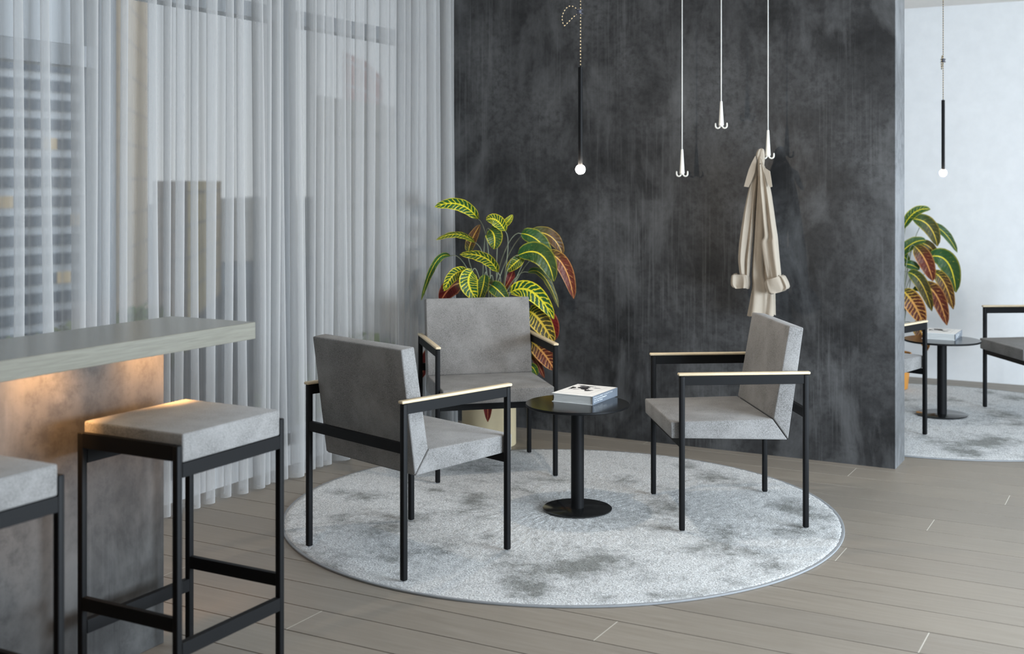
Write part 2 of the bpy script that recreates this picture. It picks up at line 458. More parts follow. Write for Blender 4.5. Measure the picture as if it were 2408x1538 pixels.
# ------------------------------------------------------------------ sheer curtain
def build_curtain():
    rnd = random.Random(23)
    x0, y0, y1 = -3.835, 1.2, 6.225
    cols = []; y = y0
    while y < y1-0.06:                         # each fold: a bulging column of cloth, then a flat stretch
        r = rnd.choice((rnd.uniform(0.020, 0.030), rnd.uniform(0.028, 0.042)))
        gap = rnd.choice((rnd.uniform(0.004, 0.02), rnd.uniform(0.02, 0.06)))*(1.5 if y < 4.1 else 1.0)
        cols.append((y+r, r, gap, rnd.uniform(0, 2*PI), rnd.uniform(0.003, 0.016), rnd.uniform(1.85, 2.55), rnd.uniform(-0.010, 0.014)))
        y += 2*r+gap
    NZ = 36; rows = []
    bm = bmesh.new()
    for iz in range(NZ+1):
        t = iz/NZ; z = 0.012 + (CEIL-0.02)*t
        row = []
        for (yc, r, gap, ph, sw, span, dx) in cols:
            rr = r*(1+0.16*math.sin(ph+3.0*t)+0.10*(1-t))
            yy = yc + sw*math.sin(ph*1.7+2.1*t)*(1.15-t)
            xc = x0 + 0.045 + dx + 0.010*math.sin(ph+2.6*t)*(1-t)
            N = 18
            for q in range(N+1):
                a = -span + 2*span*q/N
                row.append((xc+rr*1.15*math.cos(a), yy+rr*math.sin(a)))
            # flat stretch behind the columns
            e = row[-1]; g = gap*(1+0.2*math.sin(ph+1.5*t))
            row.append((x0-0.002, yy+rr*0.75+0.0)); row.append((x0-0.008, yy+rr+g*0.5)); row.append((x0-0.002, yy+rr*1.2+g))
        # soften the joins
        for _ in range(2):
            row = [row[0]]+[((a[0]+2*b[0]+c[0])/4, (a[1]+2*b[1]+c[1])/4) for a, b, c in zip(row, row[1:], row[2:])]+[row[-1]]
        rows.append([bm.verts.new((x, min(yv, 6.255), z)) for x, yv in row])
    for a, b in zip(rows, rows[1:]):
        for k in range(len(a)-1): bm.faces.new((a[k], a[k+1], b[k+1], b[k]))
    o = obj('sheer_curtain', bm, MAT['curtain'], None, 180)
    tag(o, 'floor length sheer grey curtain drawn across the windows on the left', 'curtain')
build_curtain()

# ================================================================== furniture
# ------------------------------------------------------------------ armchairs
DX, WY = 0.523/2, 0.5824/2
def make_armchair(loc, rz, label):
    r = empty('armchair', loc, rz)
    tag(r, label, 'chair', 'grey felt armchairs around the small tables')
    h = 0.0112; zt = 0.6375
    for x in (DX, -DX):
        for y in (WY, -WY):
            obj('leg', box((x-h, y-h, 0), (x+h, y+h, zt), 0.005, 3), MAT['black'], r, 40)
    for y in (WY, -WY):
        obj('arm_beam', box((-DX+h-0.002, y-0.0085, 0.5985), (DX-h+0.002, y+0.0085, zt-0.0005), 0.001), MAT['black'], r)
        bm = bmesh.new()
        add_box(bm, (-DX-h-0.006, y-0.0135, zt), (DX+h+0.006, y+0.0135, 0.649), 0.0045, 3)
        obj('armrest', bm, MAT['ash'], r, 40)
    obj('back_rail', box((-DX-0.009, -WY+h, 0.456), (-DX+0.009, WY-h, 0.494), 0.001), MAT['black'], r)
    obj('front_rail', box((DX-0.009, -WY+h, 0.341), (DX+0.009, WY-h, 0.3735), 0.001), MAT['black'], r)
    zf = -0.012
    mit = (-0.128, 0.461+zf); rb = (-0.192, 0.373+zf)
    seat = [(0.305, 0.456+zf), (0.303, 0.388+zf), (rb[0]+0.002, rb[1]), (mit[0]+0.002, mit[1])]
    back = [(mit[0]-0.001, mit[1]+0.002), (rb[0]-0.001, rb[1]+0.002), (-0.259, 0.840+zf), (-0.197, 0.846+zf)]
    obj('seat', prism_xz(seat, -0.274, 0.274, 0.006, 3), MAT['felt'], r, 35)
    obj('backrest', prism_xz(back, -0.274, 0.274, 0.006, 3), MAT['felt'], r, 35)
    return r
RUG_Z = 0.0135
A = make_armchair((-2.6318, 3.9566, RUG_Z), 1.2822, 'grey felt armchair seen from behind at left of the table, back to the stools')
def chair_copy(x, y, rz, label):
    c = copy_tree(A); c.location = (x, y, RUG_Z); c.rotation_euler = (0, 0, rz); c['label'] = label; return c
chair_copy(-3.0339, 5.2692, -0.8366, 'grey felt armchair facing the camera in front of the croton plant and curtain')
chair_copy(-1.7131, 5.0809, 3.7269, 'grey felt armchair in profile right of the table, below the hanging coat')
TX, TY = 1.047, 3.016
chair_copy(-2.6318+TX, 3.9566+TY, 1.2822, 'grey felt armchair half hidden behind the dark partition in the white room')
chair_copy(-1.7131+TX, 5.0809+TY, 3.7269, 'grey felt armchair cut off by the right photo edge in the white room')

# ------------------------------------------------------------------ side tables
def make_table(x, y, label):
    r = empty('side_table', (x, y, RUG_Z)); tag(r, label, 'table', 'round black pedestal side tables')
    obj('base_plate', lathe([(0, 0), (0.150, 0), (0.1515, 0.0015), (0.1515, 0.005), (0.149, 0.007), (0, 0.007)], 72), MAT['black_table'], r, 40)
    obj('pedestal', lathe([(0, 0.007), (0.0285, 0.007), (0.0285, 0.452), (0, 0.452)], 40), MAT['black'], r, 40)
    tt_ = obj('table_top', lathe([(0, 0.452), (0.224, 0.452), (0.228, 0.455), (0.228, 0.4625), (0.2268, 0.464), (0, 0.464)], 96), [MAT['black_table'], MAT['black']], r, 40)
    for p_ in tt_.data.polygons:
        if abs(p_.normal.z) < 0.95: p_.material_index = 1
    return r
T1 = make_table(-2.2905, 4.7853, 'round black pedestal table on the front rug between the three armchairs')
T2 = copy_tree(T1); T2.location = (-2.2905+TX, 4.7853+TY, RUG_Z); T2['label'] = 'round black pedestal table in the white room beyond the partition'

# ------------------------------------------------------------------ books
def blob(bm, cx, cy, rx, ry, z, seed, rot=0.0, n=22, rough=0.35):
    rnd = random.Random(seed); ph = [rnd.uniform(0, 6.28) for _ in range(4)]
    vs = []
    for k in range(n):
        a = 2*PI*k/n
        q = 1 + rough*(0.5*math.sin(3*a+ph[0]) + 0.35*math.sin(5*a+ph[1]) + 0.3*math.sin(8*a+ph[2]))
        u, v = rx*q*math.cos(a), ry*q*math.sin(a)
        vs.append(bm.verts.new((cx+u*math.cos(rot)-v*math.sin(rot), cy+u*math.sin(rot)+v*math.cos(rot), z)))
    bm.faces.new(vs)
def make_book(x, y, rz, label):
    r = empty('book', (x, y, RUG_Z+0.464), rz); tag(r, label, 'book', 'white art books lying on the side tables')
    W2, L2, T = 0.099, 0.133, 0.0385
    pg = bmesh.new(); add_box(pg, (-W2+0.004, -L2+0.004, 0.0022), (W2-0.002, L2-0.004, T-0.0022))
    for v in pg.verts:
        pass
    bmesh.ops.subdivide_edges(pg, edges=[e for e in pg.edges if abs(e.verts[0].co.z-e.verts[1].co.z) > 0.01], cuts=7)
    for v in pg.verts:      # hollow fore edge
        if v.co.x < 0: v.co.x += 0.005*math.cos((v.co.z/T-0.5)*PI)
    obj('page_block', pg, MAT['pages'], r)
    cv = bmesh.new()
    add_box(cv, (-W2, -L2, 0), (W2, L2, 0.0022), 0.0006); add_box(cv, (-W2, -L2, T-0.0022), (W2, L2, T), 0.0006)
    obj('cover', cv, MAT['paper'], r)
    obj('spine', box((W2-0.0015, -L2, 0.0), (W2+0.002, L2, T), 0.001), MAT['spine'], r)
    lt = bmesh.new(); rg = random.Random(3)       # rows of pale lettering, too small to read
    for (zr, hz_, y_end) in ((0.0275, 0.0050, 0.075), (0.0185, 0.0046, 0.010), (0.0100, 0.0046, -0.035)):
        yy = -0.122
        while yy < y_end:
            wl = rg.uniform(0.0028, 0.0050)
            if rg.random() < 0.86:
                for (a0, a1, b0, b1) in rg.choice((((0, .3, 0, 1), (.3, 1, .78, 1)), ((0, .3, 0, 1), (.7, 1, 0, 1), (.3, .7, .4, .6)), ((0, 1, .78, 1), (.35, .65, 0, .78)), ((0, .3, 0, 1), (.3, 1, 0, .22), (.3, .9, .8, 1)))):
                    add_box(lt, (W2+0.0019, yy+wl*a0, zr+hz_*b0), (W2+0.0023, yy+wl*a1, zr+hz_*b1))
            yy += wl+0.0011
    obj('spine_lettering', lt, MAT['paper'], r)
    art = bmesh.new(); z = T+0.0003
    for (cx, cy, rx, ry, sd, rot) in ((-0.035, 0.092, 0.040, 0.010, 1, 0.0), (-0.025, 0.045, 0.026, 0.036, 2, 0.5), (-0.072, 0.03, 0.012, 0.024, 3, 0.2),
                                 (0.018, -0.005, 0.019, 0.017, 4, 0.4), (-0.01, 0.012, 0.006, 0.014, 6, 1.0)):
        blob(art, cx, cy, rx, ry, z, sd, rot)
    obj('cover_print', art, MAT['ink'], r)
    ag = bmesh.new(); z = T+0.0002
    for (cx, cy, rx, ry, sd, rot) in ((0.03, 0.065, 0.018, 0.010, 11, 0.2), (-0.045, 0.0, 0.02, 0.007, 12, 0.5), (-0.04, 0.06, 0.018, 0.02, 13, 0.4),
                                 (-0.075, 0.005, 0.007, 0.02, 14, 0.1)):
        blob(ag, cx, cy, rx, ry, z, sd, rot)
    for (lo, hi) in (((0.060, -0.095), (0.0612, 0.11)), ((-0.085, -0.0962), (0.0612, -0.095)), ((-0.08, 0.109), (0.0612, 0.110))):
        a = [ag.verts.new((lo[0], lo[1], z)), ag.verts.new((hi[0], lo[1], z)), ag.verts.new((hi[0], hi[1], z)), ag.verts.new((lo[0], hi[1], z))]
        ag.faces.new(a)
    obj('cover_print', ag, MAT['ink_grey'], r)
    return r
pm = M('page_edges', 0.8, 0, 0.1); v_ = pm.coord('Object', (1, 1, 60))
pm.base(pm.ramp(pm.noise(v_, 14, 3), [(0.3, (0.50, 0.50, 0.48)), (0.7, (0.68, 0.68, 0.66))])); MAT['pages'] = pm.m
BX, BY = -2.3090, 4.9010
B1 = make_book(BX, BY, 0.0, 'thick white art book on the round table between the three armchairs')
B2 = copy_tree(B1); B2.location = (BX+TX, BY+TY, RUG_Z+0.464); B2['label'] = 'thick white art book on the table in the white room'

# ------------------------------------------------------------------ rugs
RC = Vector((-2.3586, 4.7536)); RR = 1.2036
BLOTS = [(1310, 1330, 150, 38), (1235, 1372, 60, 32), (1400, 1322, 80, 18), (1105, 1180, 62, 40), (870, 1235, 75, 26), (915, 1300, 60, 20), (1030, 1288, 60, 18),
         (760, 1320, 60, 25), (1590, 1385, 48, 26), (1820, 1325, 38, 15), (1700, 1290, 100, 25), (1720, 1245, 70, 22), (1890, 1250, 60, 22), (1560, 1195, 75, 28),
         (1690, 1120, 55, 18), (1470, 1125, 40, 10), (1640, 1093, 30, 8), (1850, 1185, 60, 16), (1300, 1125, 60, 10), (1130, 1100, 90, 16), (1010, 1148, 40, 12),
         (830, 1160, 60, 14), (790, 1215, 40, 16), (1130, 1255, 50, 10), (1900, 1205, 40, 14), (1720, 1370, 35, 10), (1530, 1400, 30, 14), (985, 1210, 40, 12),
         (1240, 1150, 40, 8), (700, 1245, 25, 14), (1510, 1235, 60, 10), (1430, 1400, 30, 10)]
def make_rug():
    r = empty('round_rug', (RC.x, RC.y, 0))
    tag(r, 'round mottled grey rug under the three armchairs in front', 'rug', 'round mottled grey rugs')
    spots = []
    for (px, py, a, b) in BLOTS:
        p = on_floor(px, py, RUG_Z); s = F_PX/((p.x*-sn)+(p.y*cs))
        spots.append((p.x-RC.x, p.y-RC.y, a/s, b/s*((p.x*-sn)+(p.y*cs))/CAM_H))
    bm = bmesh.new(); bl = bm.verts.layers.float.new('blotch')
    NR, NA = 100, 420
    rings = []
    cen = bm.verts.new((0, 0, RUG_Z)); cen[bl] = 0.1
    def tone(x, y):
        v = 0.0
        wx = 0.075*noise.noise(Vector((x*4.5, y*4.5, 1.7)))+0.04*noise.noise(Vector((x*13, y*13, 5.2)))
        wy = 0.075*noise.noise(Vector((x*4.5, y*4.5, 9.1)))+0.04*noise.noise(Vector((x*13, y*13, 3.4)))
        x += wx; y += wy
        for (sx_, sy_, a, b) in spots:
            ux, uy = (x-sx_), (y-sy_)
            u = cs*ux+sn*uy; d = -sn*ux+cs*uy
            q = (u/a)**2+(d/b)**2
            if q < 5: v += 0.60*math.exp(-q*1.0)
        return min(v, 1.0)
    for i in range(1, NR+1):
        rr = RR*(i/NR)**0.9 if i < NR else RR
        row = []
        for k in range(NA):
            a = 2*PI*k/NA; x, y = rr*math.cos(a), rr*math.sin(a)
            h = noise.noise(Vector((x*45, y*45, 3.1)))*0.0022 + noise.noise(Vector((x*110, y*110, 7.7)))*0.0018 - 0.0042
            edge = 1.0
            if i >= NR-1: edge = 0.8 if i == NR-1 else 0.35
            jag = 1 + (0.0016*noise.noise(Vector((x*60, y*60, 0))) if i >= NR-1 else 0)
            v = bm.verts.new((x*jag, y*jag, (RUG_Z+h)*edge)); v[bl] = tone(x, y); row.append(v)
        rings.append(row)
    for k in range(NA): bm.faces.new((cen, rings[0][k], rings[0][(k+1) % NA]))
    for a, b in zip(rings, rings[1:]):
        for k in range(NA): bm.faces.new((a[k], b[k], b[(k+1) % NA], a[(k+1) % NA]))
    obj('pile', bm, MAT['rug'], r, 180)
    e = bmesh.new()
    prof = [(RR-0.012, 0.0005), (RR+0.001, 0.0005), (RR+0.003, 0.003), (RR+0.0025, 0.0075), (RR-0.001, 0.0085), (RR-0.012, 0.007)]
    n = 240; rr = [[e.verts.new((q*math.cos(2*PI*k/n), q*math.sin(2*PI*k/n), z)) for k in range(n)] for q, z in prof]
    for i in range(len(prof)):
        a, b = rr[i], rr[(i+1) % len(prof)]
        for k in range(n): e.faces.new((a[k], a[(k+1) % n], b[(k+1) % n], b[k]))
    obj('edge_binding', e, MAT['binding'], r, 60)
    return r
R1 = make_rug()
R2 = copy_tree(R1); R2.location = (RC.x+TX, RC.y+TY, 0)
R2['label'] = 'round mottled grey rug in the white room beyond the partition'

# ------------------------------------------------------------------ bar stools
def make_stool(dx, dy, label):
    xN, xL, yN, yR = -2.315, -2.672, 2.380, 2.799
    r = empty('bar_stool', ((xN+xL)/2+dx, (yN+yR)/2+dy, 0)); tag(r, label, 'stool', 'grey felt bar stools at the counter')
    hx, hy, h = (xN-xL)/2, (yR-yN)/2, 0.0100
    zt = 0.750
    for x in (hx, -hx):
        for y in (hy, -hy): obj('leg', box((x-h, y-h, 0), (x+h, y+h, zt), 0.0035, 3), MAT['black'], r, 40)
    for y in (hy, -hy):
        obj('seat_rail', box((-hx+h, y-0.0085, zt-0.042), (hx-h, y+0.0085, zt), 0.001), MAT['black'], r)
        obj('foot_rail', box((-hx+h, y-0.0085, 0.2545), (hx-h, y+0.0085, 0.2915), 0.001), MAT['black'], r)
    for x in (hx, -hx):
        obj('seat_rail', box((x-0.010, -hy+h, 0.663), (x+0.010, hy-h, 0.7015), 0.001), MAT['black'], r)
        obj('foot_rail', box((x-0.010, -hy+h, 0.185), (x+0.010, hy-h, 0.223), 0.001), MAT['black'], r)
    obj('seat_cushion', box((-hx-0.006, -hy+0.0105, 0.7025), (hx+0.010, hy-0.0105, 0.779), 0.006, 3), MAT['felt'], r, 35)
    return r
make_stool(0, 0, 'black framed bar stool with grey felt cushion standing nearest the counter end')
make_stool(-0.02, -0.79, 'black framed bar stool cut off by the left photo edge, grey felt cushion')

# ------------------------------------------------------------------ bar counter
def make_bar():
    y0, y1 = -0.6, 3.0
    r = empty('bar_counter', (-2.76, 1.2, 0)); tag(r, 'bar counter with pale wood top on a dark concrete panel in the left foreground', 'counter')
    def L(bm): bmesh.ops.translate(bm, verts=bm.verts, vec=(2.76, -1.2, 0)); return bm
    obj('counter_top', L(box((-2.94, y0, 0.946), (-2.58, y1, 1.0), 0.002)), MAT['bartop'], r)
    obj('front_panel', L(box((-2.90, y0, 0), (-2.78, 2.80, 0.946), 0.002)), MAT['panel'], r)
    for i, y in enumerate((2.74, 2.33, 1.92, 1.51, 1.10)):
        bm = bmesh.new(); add_lathe(bm, [(0, 0), (0.016, 0), (0.016, 0.006), (0, 0.006)], 20, (-2.645, y, 0.940))
        d = obj('downlight', L(bm), MAT['led'], r)
        ld = bpy.data.lights.new('downlight_glow', 'SPOT'); ld.energy = LED_W; ld.color = (1.0, 0.50, 0.18)
        ld.shadow_soft_size = 0.012; ld.spot_size = math.radians(135); ld.spot_blend = 0.9
        lo = bpy.data.objects.new('downlight_glow', ld); C.objects.link(lo); lo.parent = r
        lo.location = (-2.645+2.76, y-1.2, 0.936); lo.rotation_euler = (0, math.radians(48), 0)
make_bar()

# ================================================================== hanging things
def make_pendant(x, y, rz, label):
    r = empty('pendant_lamp', (x, y, 1.505), rz); tag(r, label, 'lamp', 'slim black pendant lamps with bare globe bulbs')
    z0 = -1.505
    bm = bmesh.new(); bmesh.ops.create_icosphere(bm, subdivisions=3, radius=BR); obj('bulb', bm, MAT['bulb'], r, 180)
    obj('tube', lathe([(0, 1.522+z0), (0.0103, 1.522+z0), (0.0103, 1.957+z0), (0, 1.957+z0)], 28), MAT['black'], r, 40)
    def cord(pts, rad):
        b = bmesh.new(); add_tube(b, pts, rad, 8)
        me_o = obj('cord', b, MAT['braid'], r, 180)
        at = me_o.data.attributes.new('run', 'FLOAT', 'POINT')
        d = 0; dist = [0]
        for p, q in zip(pts, pts[1:]): d += (Vector(q)-Vector(p)).length; dist.append(d)
        n = 8
        for i in range(len(me_o.data.vertices)): at.data[i].value = dist[min(i//n, len(dist)-1)]
        return me_o
    cord([(0, 0, 1.957+z0), (0, 0, 2.19+z0), (0, 0, CEIL+z0)], 0.0024)
    k = 0.00188
    P = [(-8, 24), (-14, 17), (-25, 14), (-36, 22), (-43, 38), (-42, 52), (-38, 60), (-30, 53), (-18, 41), (-8, 32)]
    pts = []
    ctl = [Vector((px*k, 0, CAM_H+(HOR-py)*k+z0)) for px, py in P]
    for i in range(len(ctl)-1):
        a, b, c, d = ctl[max(i-1, 0)], ctl[i], ctl[i+1], ctl[min(i+2, len(ctl)-1)]
        for q in range(6):
            t = q/6
            pts.append(0.5*((2*b)+(-a+c)*t+(2*a-5*b+4*c-d)*t*t+(-a+3*b-3*c+d)*t**3))
    pts.append(ctl[-1])
    cord(pts, 0.0024)
    cl = bmesh.new()
    zc = CAM_H+(HOR-29)*k+z0
    for dz, rad in ((0.006, 0.017), (-0.010, 0.017)):
        add_lathe(cl, [(0, 0), (rad*0.6, 0), (rad, 0.002), (rad, 0.004), (rad*0.55, 0.008), (0, 0.008)], 24, (-0.004, 0, zc+dz))
    add_lathe(cl, [(0, -0.004), (0.012, -0.004), (0.012, 0.008), (0, 0.008)], 20, (-0.006, 0, zc))
    obj('cord_clamp', cl, MAT['steel'], r, 40)
    cp = lathe([(0, CEIL+z0-0.03), (0.04, CEIL+z0-0.03), (0.045, CEIL+z0-0.001), (0, CEIL+z0-0.001)], 32)
    obj('ceiling_cup', cp, MAT['black'], r, 40)
    return r
P1 = make_pendant(-2.2931, 4.8210, YAW, 'slim black pendant lamp with lit globe bulb in front of the dark partition')
P2 = copy_tree(P1); P2.location = (-2.2931+TX+0.004, 4.8210+TY, 1.505); P2.rotation_euler = (0, 0, YAW+1.1)
for ch in P2.children:
    if ch.name.startswith('bulb'):
        ch.data = ch.data.copy(); ch.data.materials[0] = MAT['bulb_far']
P2['label'] = 'slim black pendant lamp with lit globe bulb in the white room'

HY = 6.11
def make_hook(px, ytop, ybot, label, HY):
    top = at_Y(px, ytop, HY); bot = at_Y(px, ybot, HY)
    r = empty('coat_hook', (top.x, HY, bot.z)); tag(r, label, 'hook', 'cream coat hooks hanging on cords')
    H = top.z-bot.z
    b = bmesh.new(); add_tube(b, [(0, 0, H-0.004), (0, 0, 2.0-bot.z), (0, 0, CEIL-bot.z)], 0.0030, 8); obj('cord', b, MAT['cordwhite'], r, 180)
    obj('spindle', lathe([(0, H), (0.0055, H), (0.0065, H-0.01), (0.0125, 0.035), (0.0135, 0.020), (0.008, 0.012), (0, 0.010)], 24), MAT['hook'], r, 50)
    for s in (-1, 1):
        b = bmesh.new(); pts = []
        pts.append((s*0.004, 0, 0.030))
        for k in range(13):
            a = PI + PI*k/12
            pts.append((s*(0.0185+0.0125*math.cos(a)), 0, 0.016+0.0125*math.sin(a)))
        pts.append((s*0.031, 0, 0.026)); pts.append((s*0.0305, 0, 0.031))
        add_tube(b, pts, [0.0045]+[0.0042]*13+[0.004, 0.0025], 10)
        obj('prong', b, MAT['hook'], r, 180)
    return r
make_hook(1604, 351, 416, 'cream coat hook on a cord, empty, nearest the pendant lamp and hanging lower', 6.05)
make_hook(1696, 238, 303, 'cream coat hook on a cord, empty, the highest and middle of the three', 6.0)
make_hook(1806, 306, 374, 'cream coat hook on a cord, holding the beige coat', 6.11)

# ------------------------------------------------------------------ coat
def make_coat():
    k = 240/839.0
    o0 = at_Y(1790, 350, HY)
    r = empty('trench_coat', (o0.x, HY, o0.z)); tag(r, 'beige coat with turned up cuffs hanging from a hook against the dark partition', 'coat')
    def W(cx, cy):
        p = at_Y(1680+k*cx, 320+k*cy, HY); return p.x-o0.x, p.z-o0.z
    def loft(name, rows, yoff, th, folds, mat, seed, N=44, puff=0.0, fa=0.010, ex=0.8):
        rnd = random.Random(seed); ph = [rnd.uniform(0, 6.28) for _ in range(4)]
        # resample rows smoothly
        R = []
        for i in range(len(rows)-1):
            a, b, c, d = rows[max(i-1, 0)], rows[i], rows[i+1], rows[min(i+2, len(rows)-1)]
            for q in range(6):
                t = q/6
                R.append([0.5*((2*b[j])+(-a[j]+c[j])*t+(2*a[j]-5*b[j]+4*c[j]-d[j])*t*t+(-a[j]+3*b[j]-3*c[j]+d[j])*t**3) for j in range(3)])
        R.append(list(rows[-1]))
        bm = bmesh.new(); rings = []
        for i, (cy, xl, xr) in enumerate(R):
            tt = i/(len(R)-1)
            (a, z), (b, _) = W(xl, cy), W(xr, cy)
            c, hw = (a+b)/2, max((b-a)/2, 0.003)
            ring = []
            thk = min(th, hw*1.1)*(1+puff*math.sin(PI*tt))
            for q in range(N):
                an = 2*PI*q/N
                u = math.cos(an); s = math.sin(an)
                x = c + hw*math.copysign(abs(u)**(ex+0.05), u)
                y = thk*math.copysign(abs(s)**ex, s)
                f = fa*min(1, hw/0.03)*(1.5-2.4*abs(math.sin(folds*u*0.5+ph[0]+0.9*tt))+0.5*math.sin(folds*1.8*u+ph[1]-2.2*tt)+0.15*math.sin(folds*3.3*u+ph[3]+3*tt))*(0.3+0.7*abs(s))*(0.55+0.6*tt)
                zz = z + (0.004*math.sin(5*u+ph[2]) if i in (0, len(R)-1) else 0)
                ring.append(bm.verts.new((x, yoff + y + f, zz)))
            rings.append(ring)
        for a, b in zip(rings, rings[1:]):
            for q in range(N): bm.faces.new((a[q], a[(q+1) % N], b[(q+1) % N], b[q]))
        bm.faces.new(rings[0]); bm.faces.new(list(reversed(rings[-1])))
        return obj(name, bm, mat, r, 60)
    loft('body', [(250, 345, 405), (400, 338, 445), (600, 325, 455), (800, 315, 445), (1000, 305, 435), (1130, 298, 440), (1230, 300, 470), (1350, 285, 482), (1475, 262, 482)], 0.012, 0.024, 4.2, MAT['coat'], 3, 72, 0.0, 0.014)
    loft('back_panel', [(900, 330, 470), (1150, 345, 478), (1350, 352, 480), (1470, 345, 481)], 0.045, 0.010, 3.0, MAT['coat'], 5, 48, 0.0, 0.006)
    loft('sleeve', [(260, 325, 360), (420, 292, 352), (620, 250, 335), (850, 215, 318), (1000, 205, 302), (1100, 215, 296), (1150, 225, 292)], -0.010, 0.026, 3.6, MAT['coat'], 7, 72, 0.0, 0.011)
    loft('sleeve', [(230, 395, 425), (420, 402, 478), (560, 414, 502), (700, 424, 522), (820, 432, 540), (870, 410, 545), (1000, 428, 556), (1100, 445, 566), (1200, 468, 574)], -0.046, 0.028, 3.4, MAT['coat'], 9, 72, 0.0, 0.012)
    loft('cuff', [(1133, 172, 280), (1146, 154, 290), (1190, 149, 296), (1222, 153, 294), (1243, 172, 288)], -0.014, 0.030, 5.0, MAT['coat_lining'], 11, 64, 0.0, 0.006, 0.45)
    cu = loft('cuff', [(1148, 474, 600), (1160, 458, 614), (1205, 452, 622), (1242, 456, 620), (1258, 476, 604)], 0.0, 0.032, 5.5, MAT['coat_lining'], 13, 64, 0.0, 0.006, 0.45)
    cx_, cz_ = W(538, 1215)
    T = Matrix.Translation((cx_, 0, cz_)) @ Matrix.Rotation(-0.34, 4, 'Y') @ Matrix.Scale(1.08, 4) @ Matrix.Translation((-W(537, 1205)[0], 0, -W(537, 1205)[1]))
    cu.data.transform(T); cu.data.transform(Matrix.Translation((0, -0.050, 0)))
    loft('neckline', [(104, 380, 396), (112, 364, 410), (150, 348, 418), (200, 340, 416), (260, 340, 412), (330, 336, 428)], -0.006, 0.022, 2.6, MAT['coat'], 15, 64, 0.0, 0.008)
    def flap(pts, y_top, y_bot, mat):
        bm = bmesh.new()
        P = [W(*p) for p in pts]; z0 = max(p[1] for p in P); z1 = min(p[1] for p in P)
        f = []
        for dy in (0.0, 0.006):
            f.append([bm.verts.new((x, y_top+(y_bot-y_top)*(z0-z)/(z0-z1)+dy, z)) for x, z in P])
        bm.faces.new(f[0]); bm.faces.new(list(reversed(f[1]))); n = len(P)
        for q in range(n): bm.faces.new((f[0][q], f[0][(q+1) % n], f[1][(q+1) % n], f[1][q]))
        bmesh.ops.triangulate(bm, faces=[q for q in bm.faces if len(q.verts) > 4])
        obj('collar', bm, mat, r)
    flap([(352, 165), (362, 210), (352, 300), (330, 360), (303, 420), (266, 415), (283, 345), (302, 275), (322, 225)], -0.036, -0.048, MAT['coat'])
    flap([(396, 170), (414, 205), (440, 262), (484, 290), (498, 350), (513, 416), (496, 421), (468, 378), (444, 312), (410, 245)], -0.040, -0.086, MAT['coat'])
make_coat()

# ================================================================== plants
def leaf(bm, base, mid, tip, width, red, yel, side, L):
    uvl, rl, yl = L
    ctrl = mid*2 - (base+tip)*0.5
    NL, NW = 14, 6
    rows = []
    camv = Vector((0, 0, CAM_H))
    for i in range(NL+1):
        t = i/NL
        p = bez([base, ctrl, tip], t)
        tg = (bez([base, ctrl, tip], min(1, t+0.02)) - bez([base, ctrl, tip], max(0, t-0.02))).normalized()
        vw = (p-camv).normalized()
        wd = tg.cross(vw).normalized()
        up = wd.cross(tg).normalized()
        wd = (wd*math.cos(side) + up*math.sin(side)).normalized()
        nn = wd.cross(tg).normalized()
        hw = width*0.52*max(0.02, (t+0.008)**0.5*(1.003-t)**0.62/0.462)
        row = []
        for k in range(NW+1):
            u = k/NW*2-1
            q = p + wd*(hw*u) - nn*(0.22*hw*abs(u)**1.4) + nn*(0.045*width*math.sin(t*24+u*2)*abs(u))
            row.append((bm.verts.new(q), k/NW, t))
        rows.append(row)
    for a, b in zip(rows, rows[1:]):
        for k in range(NW):
            q = (a[k], a[k+1], b[k+1], b[k])
            f = bm.faces.new([x[0] for x in q]); f.smooth = True
            for lp, x in zip(f.loops, q):
                lp[uvl].uv = (x[1], x[2])
            f[rl] = min(1, max(0, red)); f[yl] = yel
def make_plant(label, D0, org, scale, ox, oy, specs, pot, pot_loc, name_origin):
    r = empty('potted_croton', pot_loc); tag(r, label, 'plant', 'potted crotons with variegated leaves')
    off = Vector(pot_loc)
    bm = bmesh.new(); L = (bm.loops.layers.uv.new('UVMap'), bm.faces.layers.float.new('red'), bm.faces.layers.float.new('yel'))
    st = bmesh.new()
    rnd = random.Random(5)
    def P(c, dd): return at_depth(ox+scale*c[0], oy+scale*c[1], D0+dd)
    soil_top = off + Vector((0, 0, pot['h']-0.02))
    for (b, m, t, wd, red, yel, d0, d1, side) in specs:
        B, Md, Tp = P(b, d0), P(m, (d0+d1)/2-0.02), P(t, d1)
        leaf(bm, B, Md, Tp, wd*scale*D0/F_PX, red, yel, side, L)
        s0 = soil_top + Vector((rnd.uniform(-0.05, 0.05), rnd.uniform(-0.05, 0.05), 0))
        hgt = B.z - s0.z
        c1 = s0 + Vector(((B.x-s0.x)*0.12, (B.y-s0.y)*0.12, hgt*0.55 if hgt > 0.1 else 0.22))
        tg = (B-Md).normalized()
        c2 = B + tg*0.09 + Vector((0, 0, 0.01))
        add_tube(st, [bez([s0, c1, c2, B], q/14) for q in range(15)], [0.0042-0.0022*q/14 for q in range(15)], 6)
    for v in bm.verts: v.co -= off
    for v in st.verts: v.co -= off
    me_o = obj('foliage', bm, MAT['leaf'], r)
    for p in me_o.data.polygons: p.use_smooth = True
    obj('stems', st, MAT['stem'], r, 180)
    obj('planter', lathe(pot['prof'], 64), pot['mat'], r, 40)
    obj('soil', lathe([(0, pot['h']-0.03), (pot['ri'], pot['h']-0.03)], 32), MAT['soil'], r)
    return r
